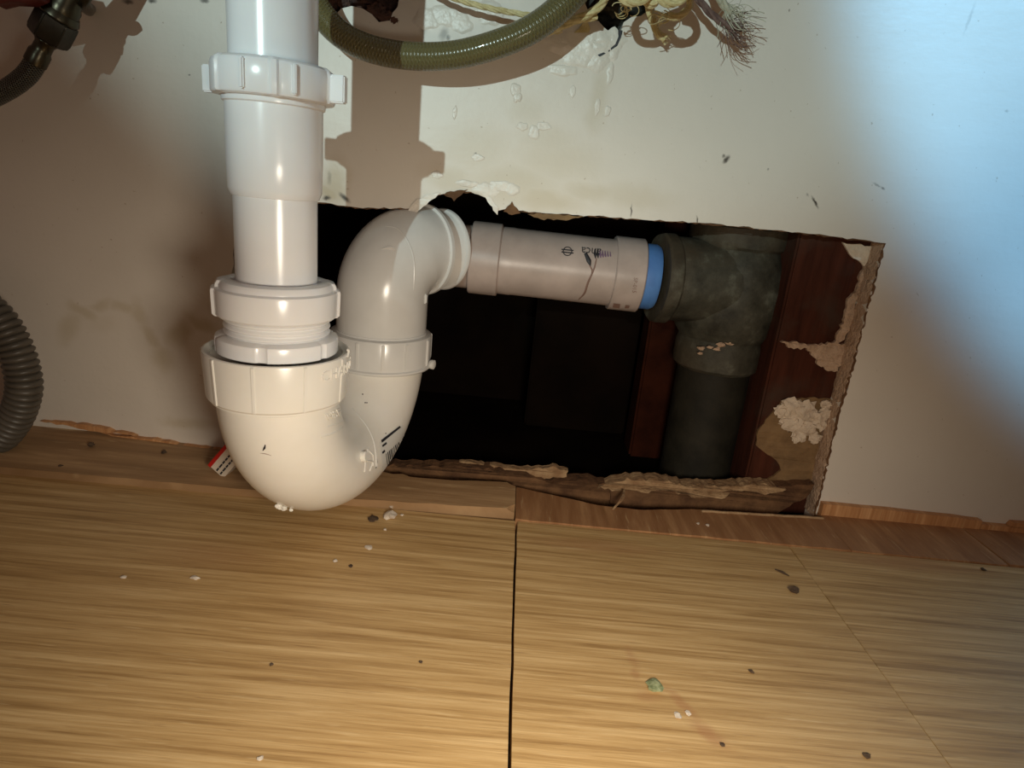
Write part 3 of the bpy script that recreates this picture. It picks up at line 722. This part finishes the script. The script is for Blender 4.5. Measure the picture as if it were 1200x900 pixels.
# print
def dline(pxs, rads, m, nm='print_mark', o=None): return surf_line(nm, o or pp, pxs, rads, m, hp)
bm = bmesh.new(); cx, cy = 665, 294.5
ring = [hit(pp, cx + 5 * math.cos(a), cy + 5 * math.sin(a))[0] for a in np.linspace(0, 2 * PI, 17)]
sweep(bm, ring, .0004, 6); 
for dy in (-1.6, 1.4): sweep(bm, [hit(pp, cx + d, cy + dy + .1 * d)[0] for d in (-7, -2, 2, 7)], .0005, 6)
obj('print_logo', bm, M['ink'], hp)
surf_text('anca', pp, 705, 292, 14, PI + .1, M['ink'], hp, 'print_lettering', .95)
for i in range(7): dline([(697 + i * 3, 292 + i * .5), (697.5 + i * 3, 298 + i * .3), (698 + i * 3, 303 - i * .4)], [.0003, .0011 - i * .00009, .0003], M['ink'] if i < 2 else M['purple'])
dline([(686, 297), (690, 306), (692, 312)], [.0012, .0018, .0003], M['ink'])
dline([(699, 303), (696, 315), (689, 331), (685, 343), (678, 351)], [.0004, .0006, .0008, .0008, .0004], M['drip'], 'primer_drip')
dline([(691, 311), (694, 317), (693, 323)], [.0004, .0006, .0006], M['drip'], 'primer_drip')
surf_text('SP-015', cr_, 743, 325, 6.5, PI / 2 + .12, M['drip'], hp, 'print_lettering')
bm = decal(bmesh.new(), cr_, [(719, 355), (727, 356), (726, 361), (718, 360)], 3, 2, .0003); decal(bm, cr_, [(733, 357), (738, 357.5), (737, 361), (732, 361)], 3, 2, .0003)
obj('print_mark', bm, M['drip'], hp)

# ------------------------------------------------------------------ cast iron tee and stack
IY = .502
ic = at(852, 350, IY); isx = ic.x
it = thing('iron_drain_tee', 'dark cast iron drain tee and stack pipe standing at the right of the hole', 'pipe', (isx, IY, -.012))
Zi = lambda y: at(852, y, IY - .03).z
bm = bmesh.new(); lathe(bm, [(.030, Zi(442)), (.0330, Zi(438)), (.0335, Zi(430)), (.0335, Zi(412)), (.0320, Zi(404)), (.0365, Zi(394)), (.0395, Zi(370)), (.0402, Zi(340)), (.0385, Zi(312)), (.0345, Zi(298)), (.0325, Zi(293)), (.0358, Zi(289)), (.0370, Zi(283)), (.0370, Zi(266)), (.0340, Zi(262))], (isx, IY, 0), up, 72)
for v in bm.verts: v.co += v.co.normalized() * noise.noise(v.co * 90) * .0012
obj('tee_body', bm, M['iron'], it)
bm = bmesh.new(); lathe(bm, [(.0285, -.0125), (.0285, Zi(436))], (isx, IY, 0), up, 64); obj('stack_pipe', bm, M['iron_shade'], it)
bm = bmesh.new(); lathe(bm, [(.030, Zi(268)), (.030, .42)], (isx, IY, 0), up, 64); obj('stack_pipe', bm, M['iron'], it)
tx = at(766, 324, HY); hub_o = Vector((tx.x + .002, HY + .003, tx.z - .001)); hdir = Vector((isx, IY - .008, hub_o.z)) - hub_o; L = hdir.length
bm = bmesh.new(); lathe(bm, [(.0245, .0), (.0318, .0), (.0335, .0015), (.0335, .0085), (.0325, .0100), (.0310, .0110), (.0315, L)], hub_o, hdir, 72)
for v in bm.verts: v.co += Vector((0, 1, 1)) * noise.noise(v.co * 90) * .0010
obj('branch_hub', bm, M['iron'], it)
bm = bmesh.new()
for i, (x, y, r) in enumerate([(822, 408, 6), (832, 407, 5), (845, 404, 7), (855, 401, 8), (862, 404, 7), (853, 394, 4), (870, 392, 4), (884, 391, 4), (820, 414, 4), (840, 409, 5), (880, 386, 3)]):
    d = (at(x, y, IY - .03) - Vector((isx, IY, 0))); d.z = 0; r_ = .034
    q = at(x, y, IY - math.sqrt(max(.0001, r_ ** 2 - min(r_, abs(at(x, y, IY).x - isx)) ** 2)) * .98)
    s = r * .0005; lump(bm, q, (s, s * .5, s * .5), i, .6, 2, 2.)
obj('plaster_smear', bm, M['plaster_raw'], it, angle=60)

# ------------------------------------------------------------------ hoses
HYo = .412
ctl = [(352, -70), (357, -35), (366, -4), (381, 22), (405, 44), (440, 59), (485, 66), (535, 64), (585, 51), (625, 33), (660, 6), (690, -28), (715, -65)]
pts = spline([at(x, y, HYo + .006 * math.sin(i * .5)) for i, (x, y) in enumerate(ctl)], 14)
bm = bmesh.new(); sweep(bm, pts, .0076, 32, uv=True); tag(obj('clear_hose', bm, M['clear_hose'], angle=80), 'olive translucent braided hose curving in a sag behind the tail pipe', 'hose')
# corrugated drain hose
ctl = [(-150, 330), (-90, 332), (-40, 345), (-6, 370), (14, 400), (25, 430), (28, 458), (18, 490), (-4, 516), (-45, 535), (-110, 545)]
base = spline([at(x, y, .405) for x, y in ctl], 60); pts = []; rads = []
L = 0; nxt = 0; cum = [0]
for a, b in zip(base, base[1:]): cum.append(cum[-1] + (b - a).length)
ss = np.arange(0, cum[-1], .0007); B3 = np.array([list(p) for p in base])
for s in ss:
    pts.append(Vector([float(np.interp(s, cum, B3[:, k])) for k in range(3)])); rads.append(.0098 + .0011 * (abs(math.sin(PI * s / .0042)) ** .7 * 2 - 1))
bm = bmesh.new(); sweep(bm, pts, rads, 28); tag(obj('corrugated_hose', bm, M['grey_rubber'], angle=70), 'dark grey corrugated drain hose bulging in at the left of the floor', 'hose')
# braided supply hose with valve
VY = .400
sv = thing('supply_valve', 'dark metal shut-off valve with hexagonal nut at the upper left of the wall', 'valve', at(60, 35, VY))
q0, q1 = at(95, -32, VY), at(47, 62, VY); vd = (q1 - q0).normalized()
def va(x, y): return (at(x, y, VY) - q0).dot(vd)
def hexlathe(bm, prof):
    return lathe(bm, prof, q0, vd, 6)
bm = bmesh.new(); lathe(bm, [(0.0063, -.03), (0.0078, -.028), (0.0078, va(78, 3)), (0.0087, va(76, 6)), (0.0087, va(72, 14)), (0.0074, va(71, 16))], q0, vd, 40); obj('valve_body', bm, M['steel'], sv)
bm = bmesh.new(); lathe(bm, [(0.0092, va(72, 12)), (0.0102, va(70, 17)), (0.0104, va(69, 19)), (0.0096, va(68, 21))], q0, vd, 48); obj('washer', bm, M['steel'], sv)
bm = bmesh.new(); hexlathe(bm, [(0.0074, va(69, 18)), (0.0108, va(68, 20)), (0.0111, va(66, 23)), (0.0111, va(56, 42)), (0.0098, va(54, 46)), (0.0059, va(53, 47))]); bmesh.ops.bevel(bm, geom=bm.edges[:], offset=.0007, segments=2, affect='EDGES'); obj('hex_nut', bm, M['nutsteel'], sv)
bm = bmesh.new(); lathe(bm, [(0.0055, va(56, 42)), (0.0061, va(53, 47)), (0.0049, va(51, 51)), (0.0049, va(47, 58)), (0.0058, va(46, 61)), (0.0059, va(40, 73)), (0.0052, va(40, 74))], q0, vd, 40); obj('ferrule', bm, M['steel'], sv)
q2 = at(28, -14, .385)
bm = bmesh.new(); lathe(bm, [(.004, .03), (.010, .028), (.0115, .022), (.0105, .012), (.0115, .004), (.009, 0)], q2 + Vector((-.02, 0, 0)), (1, 0, .15), 32, lambda a, s: .0008 * math.cos(6 * a)); obj('handle', bm, M['redknob'], sv)
bm = bmesh.new(); sweep(bm, [q2, q2.lerp(q0, .5), q0 - vd * .01], .005, 16); obj('stem', bm, M['steel'], sv)
bm = bmesh.new(); sweep(bm, spline([at(102, -6, VY - .004), at(98, 3, VY), at(103, 12, VY + .02), at(106, 10, Dw)], 5), .003, 12); obj('outlet_pipe', bm, M['steel'], sv)
ctl = [at(47, 62, VY), at(42, 72, VY), at(31, 88, VY + .001), at(10, 104, VY + .002), at(-22, 120, VY + .004), at(-65, 136, VY + .004), at(-120, 150, VY)]
bm = bmesh.new(); sweep(bm, spline(ctl, 14), .0055, 28, uv=True); tag(obj('braided_supply_hose', bm, M['braid'], angle=80), 'steel braided supply hose screwed below the valve, leaving at the left', 'hose')

# ------------------------------------------------------------------ hemp, cords and plugs at the top
def rope(name, ctrl, r, m, label, turns=260, frays=0, fr_len=.02, spread=.9, fm=None, straight=False):
    pts = spline(ctrl, 14); n = len(pts); root = thing(name, label, 'rope', pts[0]); bm = bmesh.new()
    T = [(pts[min(i + 1, n - 1)] - pts[max(i - 1, 0)]).normalized() for i in range(n)]; L = [0]
    for a, b in zip(pts, pts[1:]): L.append(L[-1] + (b - a).length)
    for s in range(3):
        q = []
        for i in range(n):
            x, y, _ = frame(T[i]) if abs(T[i].z) < .9 else frame(T[i]); a = L[i] * turns + s * 2 * PI / 3
            q.append(pts[i] + (x * math.cos(a) + y * math.sin(a)) * r * .5)
        sweep(bm, q, [r * .62] * n, 7)
    obj('strands', bm, m, root)
    if frays:
        bm = bmesh.new(); e = pts[-1]; d = T[-1]
        for k in range(frays):
            v = (d + Vector((random.gauss(0, 1), random.gauss(0, .35), random.gauss(0, 1))) * spread * .5).normalized(); l = fr_len * random.uniform(.35, 1.1)
            c2 = Vector((random.gauss(0, 1), random.gauss(0, .3), random.gauss(0, 1))) * l * .18
            e0 = e - d * random.uniform(0, .006)
            sweep(bm, spline([e0, e0 + v * l * .5 + c2, e0 + v * l + c2 * .3], 4), [random.uniform(.00012, .0003)] * 9, 3, cap=False)
        tag(obj('frayed_fibres', bm, fm or m, root), kind='stuff')
    return root
RY_ = .415
rope('hemp_cord', [at(x, y, RY_ + .008) for x, y in [(470, -40), (510, -12), (545, 2), (580, 11), (620, 18), (660, 26), (700, 20)]], .0016, M['rope'], 'thin tan hemp cord running behind the olive hose to the upper hole')
rope('hemp_cord', [at(x, y, RY_ + .004) for x, y in [(640, 38), (668, 26), (690, 16), (702, 8), (712, -8), (716, -40)]], .0022, M['rope'], 'thicker tan hemp cord leaving the olive hose into the dark hole', 200, 14, .02)
rope('brown_cord', [at(x, y, .414) for x, y in [(795, -45), (806, -18), (824, 6), (840, 22), (856, 32)]], .0019, M['rope_brown'], 'dark brown twisted cord with a frayed end hanging right of the knot', 220, 60, .019, .8)
rope('grey_cord', [at(x, y, .414) for x, y in [(820, -60), (832, -18), (846, 2), (857, 15)]], .0022, M['rope_grey'], 'pale greyish cord with a brush-like frayed end, rightmost of the cords', 220, 45, .019, .9)
rope('looped_cord', [at(x, y, .400) for x, y in [(760, -70), (775, -42), (795, -25), (807, -6), (808, 8), (799, 17), (790, 20), (782, 19)]], .0019, M['rope'], 'tan cord bent in an open loop hanging left of the dark brown cord', 180, 14, .010)
rope('cord_stub', [at(x, y, .428) for x, y in [(762, -50), (758, -10), (764, 22), (772, 40), (780, 46)]], .0021, M['rope'], 'short tan cord stub hanging down in the shadow below the knot', 180, 10, .006)
def ring(cx, cy, r, Y, ph, n=10, t=1.15): return [at(cx + r * math.cos(ph + 2 * PI * t * k / n), cy + r * .95 * math.sin(ph + 2 * PI * t * k / n), Y + .004 * k / n) for k in range(n + 1)]
rope('cord_loop', ring(743, -15, 19, .380, -1.2), .0021, M['rope'], 'left ring of tan cord dipping in at the top edge over the black plug', 180)
rope('cord_loop', ring(787, -12, 17, .382, -1.6), .0021, M['rope'], 'right ring of tan cord dipping in at the top edge beside the open loop', 180)
rope('knotted_cord', [at(x, y, .386) for x, y in [(728, -70), (742, -38), (764, -22), (770, -2), (762, 4), (754, -8), (764, -26), (790, -40), (800, -70)]], .0024, M['rope'], 'bundled tan cord tied in a knot between the two cord rings', 160, 16, .012, 1.2)
kn = thing('foam_plug', 'black plug of foam stuffed into the upper right hole under the cords', 'foam', at(715, 0, Dw))
bm = bmesh.new()
for i, (x, y, r, Y) in enumerate([(700, -5, 26, .462), (725, -12, 34, .462), (705, 18, 17, .458), (720, 26, 13, .458), (752, -22, 34, .455), (700, -42, 40, .46), (716, 2, 16, .448), (748, -34, 24, .43), (766, -38, 22, .43), (728, -44, 22, .43)]):
    s = r * .00058; lump(bm, at(x, y, Y), (s, s * .6, s * .85), i + 9, .5, 3, 2.5)
obj('plug', bm, M['black'], kn, angle=50)
bm = bmesh.new()
for i, (x, y, r, Y) in enumerate([(395, -6, 20, .452), (420, -8, 24, .455), (448, 8, 17, .455), (455, -12, 20, .455), (388, 6, 8, .447), (404, 4, 6, .444), (441, 14, 9, .444), (452, 20, 7, .442), (462, 24, 4, .440)]):
    s = r * .00058; lump(bm, at(x, y, Y), (s, s * .55, s * .8), i + 30, .7, 3, 3.2)
tag(obj('flaky_foam', bm, M['brownfoam'], angle=40), 'black-brown flaky foam in the ragged hole above the olive hose', 'foam')
# loose curly fibres
def curl(name, cx, cy, r, Y, m, label, n=3, group=None):
    bm = bmesh.new()
    for k in range(n):
        a0 = random.uniform(0, 6); tt = random.uniform(3.5, 7); p = []
        for i in range(26):
            a = a0 + tt * i / 25; rr = r * (.55 + .45 * math.sin(i * .21 + k)); q = at(cx + math.cos(a) * rr + k * 3, cy + math.sin(a) * rr * .8 + i * .25, Y + .004 * math.sin(a)); p.append(q)
        sweep(bm, p, .00028, 4, cap=False)
    tag(tag(obj(name, bm, m), label, 'fibre', group), kind='stuff')
curl('curly_fibre', 772, 22, 13, .41, M['rope'], 'curly loose hemp fibres beside the knot, circling over its shadow', 5)
curl('curly_fibre', 724, 10, 11, .41, M['rope'], 'thin stray fibres crossing the black foam plug', 6)
curl('curly_fibre', 650, 28, 14, .42, M['rope'], 'stray fibres where the cord meets the olive hose', 4)
plate('paper_chip', [(673, 38), (688, 24), (692, 34), (690, 38)], Dw - .004, .0012, M['rope'])
tag(bpy.data.objects['paper_chip'], 'small pale triangular chip between the hose and the black hole', 'chip')

# ------------------------------------------------------------------ small box behind the trap
c = fl(262, 541, Z1)
bx = thing('card_box', 'tiny white card box with a red edge and print, lying behind the trap', 'box', (c.x, c.y, Z1))
R = Matrix.Rotation(math.radians(-8), 4, 'Z') @ Matrix.Rotation(math.radians(38), 4, 'Y')
bm = bmesh.new(); c0 = at(269, 537, .402); box(bm, c0, (.013, .010, .024), R); bmesh.ops.bevel(bm, geom=bm.edges[:], offset=.0004, segments=2, affect='EDGES'); obj('card', bm, M['paper'], bx)
bm = bmesh.new(); box(bm, c0 + (R @ Vector((-.0068, 0, 0))), (.0010, .0102, .0242), R); obj('red_edge', bm, M['red'], bx)
bm = bmesh.new(); box(bm, c0 + (R @ Vector((-.0058, -.0052, 0))), (.0022, .0004, .0240), R); obj('red_edge', bm, M['red'], bx)
bm = bmesh.new()
for i, xx in enumerate((-.0002, .0032)):
    z = -.0105
    while z < .009:
        l = random.uniform(.0016, .0042); box(bm, c0 + (R @ Vector((xx, -.0052, z + l / 2))), (.0011, .0003, l), R); z += l + .0008
obj('small_print', bm, M['ink'], bx)

# ------------------------------------------------------------------ crumbs
def crumb(x, y, r, m, label, flat=.5, z=0, el=1.):
    p = fl(x, y, z); s = r * (p - CAM).length / FPX
    bm = bmesh.new(); lump(bm, p + Vector((0, 0, s * flat * .7)), (s * el, s, s * flat), x * .1, .6, 2, 1.8)
    tag(obj('crumb', bm, m, angle=30), label, 'crumb')
P_, D_ = M['crumb'], M['crumb_dark']
crumb(457, 606, 7, P_, 'largest pale plaster crumb on the floor right of the trap')
crumb(459, 594, 4, P_, 'pale crumb just behind the largest plaster crumb')
crumb(470, 589, 5, P_, 'flat pale crumb farthest back beside the trap', .3)
crumb(437, 609, 6, D_, 'brownish crumb between the trap and the largest plaster crumb', .35)
crumb(451, 621, 2, P_, 'tiny pale crumb in front of the largest plaster crumb')
crumb(471, 604, 2, P_, 'tiny pale crumb right of the largest plaster crumb')
crumb(432, 642, 4, P_, 'flat pale flake on the floor in front of the trap bottom', .25)
crumb(393, 658, 2.6, P_, 'white speck on the floor ahead of the trap bottom')
crumb(411, 664, 2.2, D_, 'dark speck right of the white speck ahead of the trap')
crumb(229, 678, 2.6, P_, 'white chip on the floor left of and ahead of the trap', .5, 0, 1.8)
crumb(145, 677, 2.2, P_, 'pale grain at the far left of the floor', .5, 0, 1.5)
crumb(107, 522, 3, D_, 'dark round crumb on the back strip right of the corrugated hose', .6, Z1 + .0044)
crumb(71, 547, 2, D_, 'small dark crumb beside the corrugated hose', .6, Z1)
crumb(192, 531, 3, D_, 'dark sliver by the torn wood at the wall base', .6, Z1 + .0026, .7)
crumb(930, 693, 5, D_, 'round brown crumb beside the right-hand floor seam', .6)
crumb(767, 805, 9, M['crumb_green'], 'green and cream crumb in the middle of the centre plank', .35)
crumb(794, 839, 4, P_, 'cream grain right of the green crumb', .3)
crumb(806, 836, 3, P_, 'small cream grain farther right of the green crumb', .3)
crumb(846, 873, 2.5, D_, 'dark grain near the front of the centre plank', .4)
crumb(1015, 886, 3.5, D_, 'dark crumb at the front edge near the right-hand seam', .4)
crumb(1152, 668, 2.2, D_, 'dark speck on the floor near the right trim', .5)
crumb(305, 889, 3, P_, 'pale crumb at the front edge of the left plank', .3)
crumb(318, 779, 2, D_, 'dark speck in the middle of the left plank', .4)
crumb(493, 776, 2, D_, 'dark speck on the left plank near the centre seam', .4)
crumb(818, 614, 1.6, P_, 'left one of two white specks in front of the pale lip', .5, .001)
crumb(829, 616, 2.0, P_, 'right one of two white specks in front of the pale lip', .5, .001)
crumb(599, 579, 2.0, D_, 'dark grain on the back strip above the centre seam', .5, .001)
for a, b, lab in (((908, 667), (925, 675), 'thin dark splinter left of the right-hand seam'), ((877, 785), (884, 789), 'short dark splinter in the middle of the centre plank')):
    bm = bmesh.new(); sweep(bm, [fl(*a, .0005), fl((a[0] + b[0]) / 2, (a[1] + b[1]) / 2 - .5, .0008), fl(*b, .0005)], [.0003, .0008, .0003], 6)
    tag(obj('splinter', bm, M['crumb_dark']), lab, 'splinter')
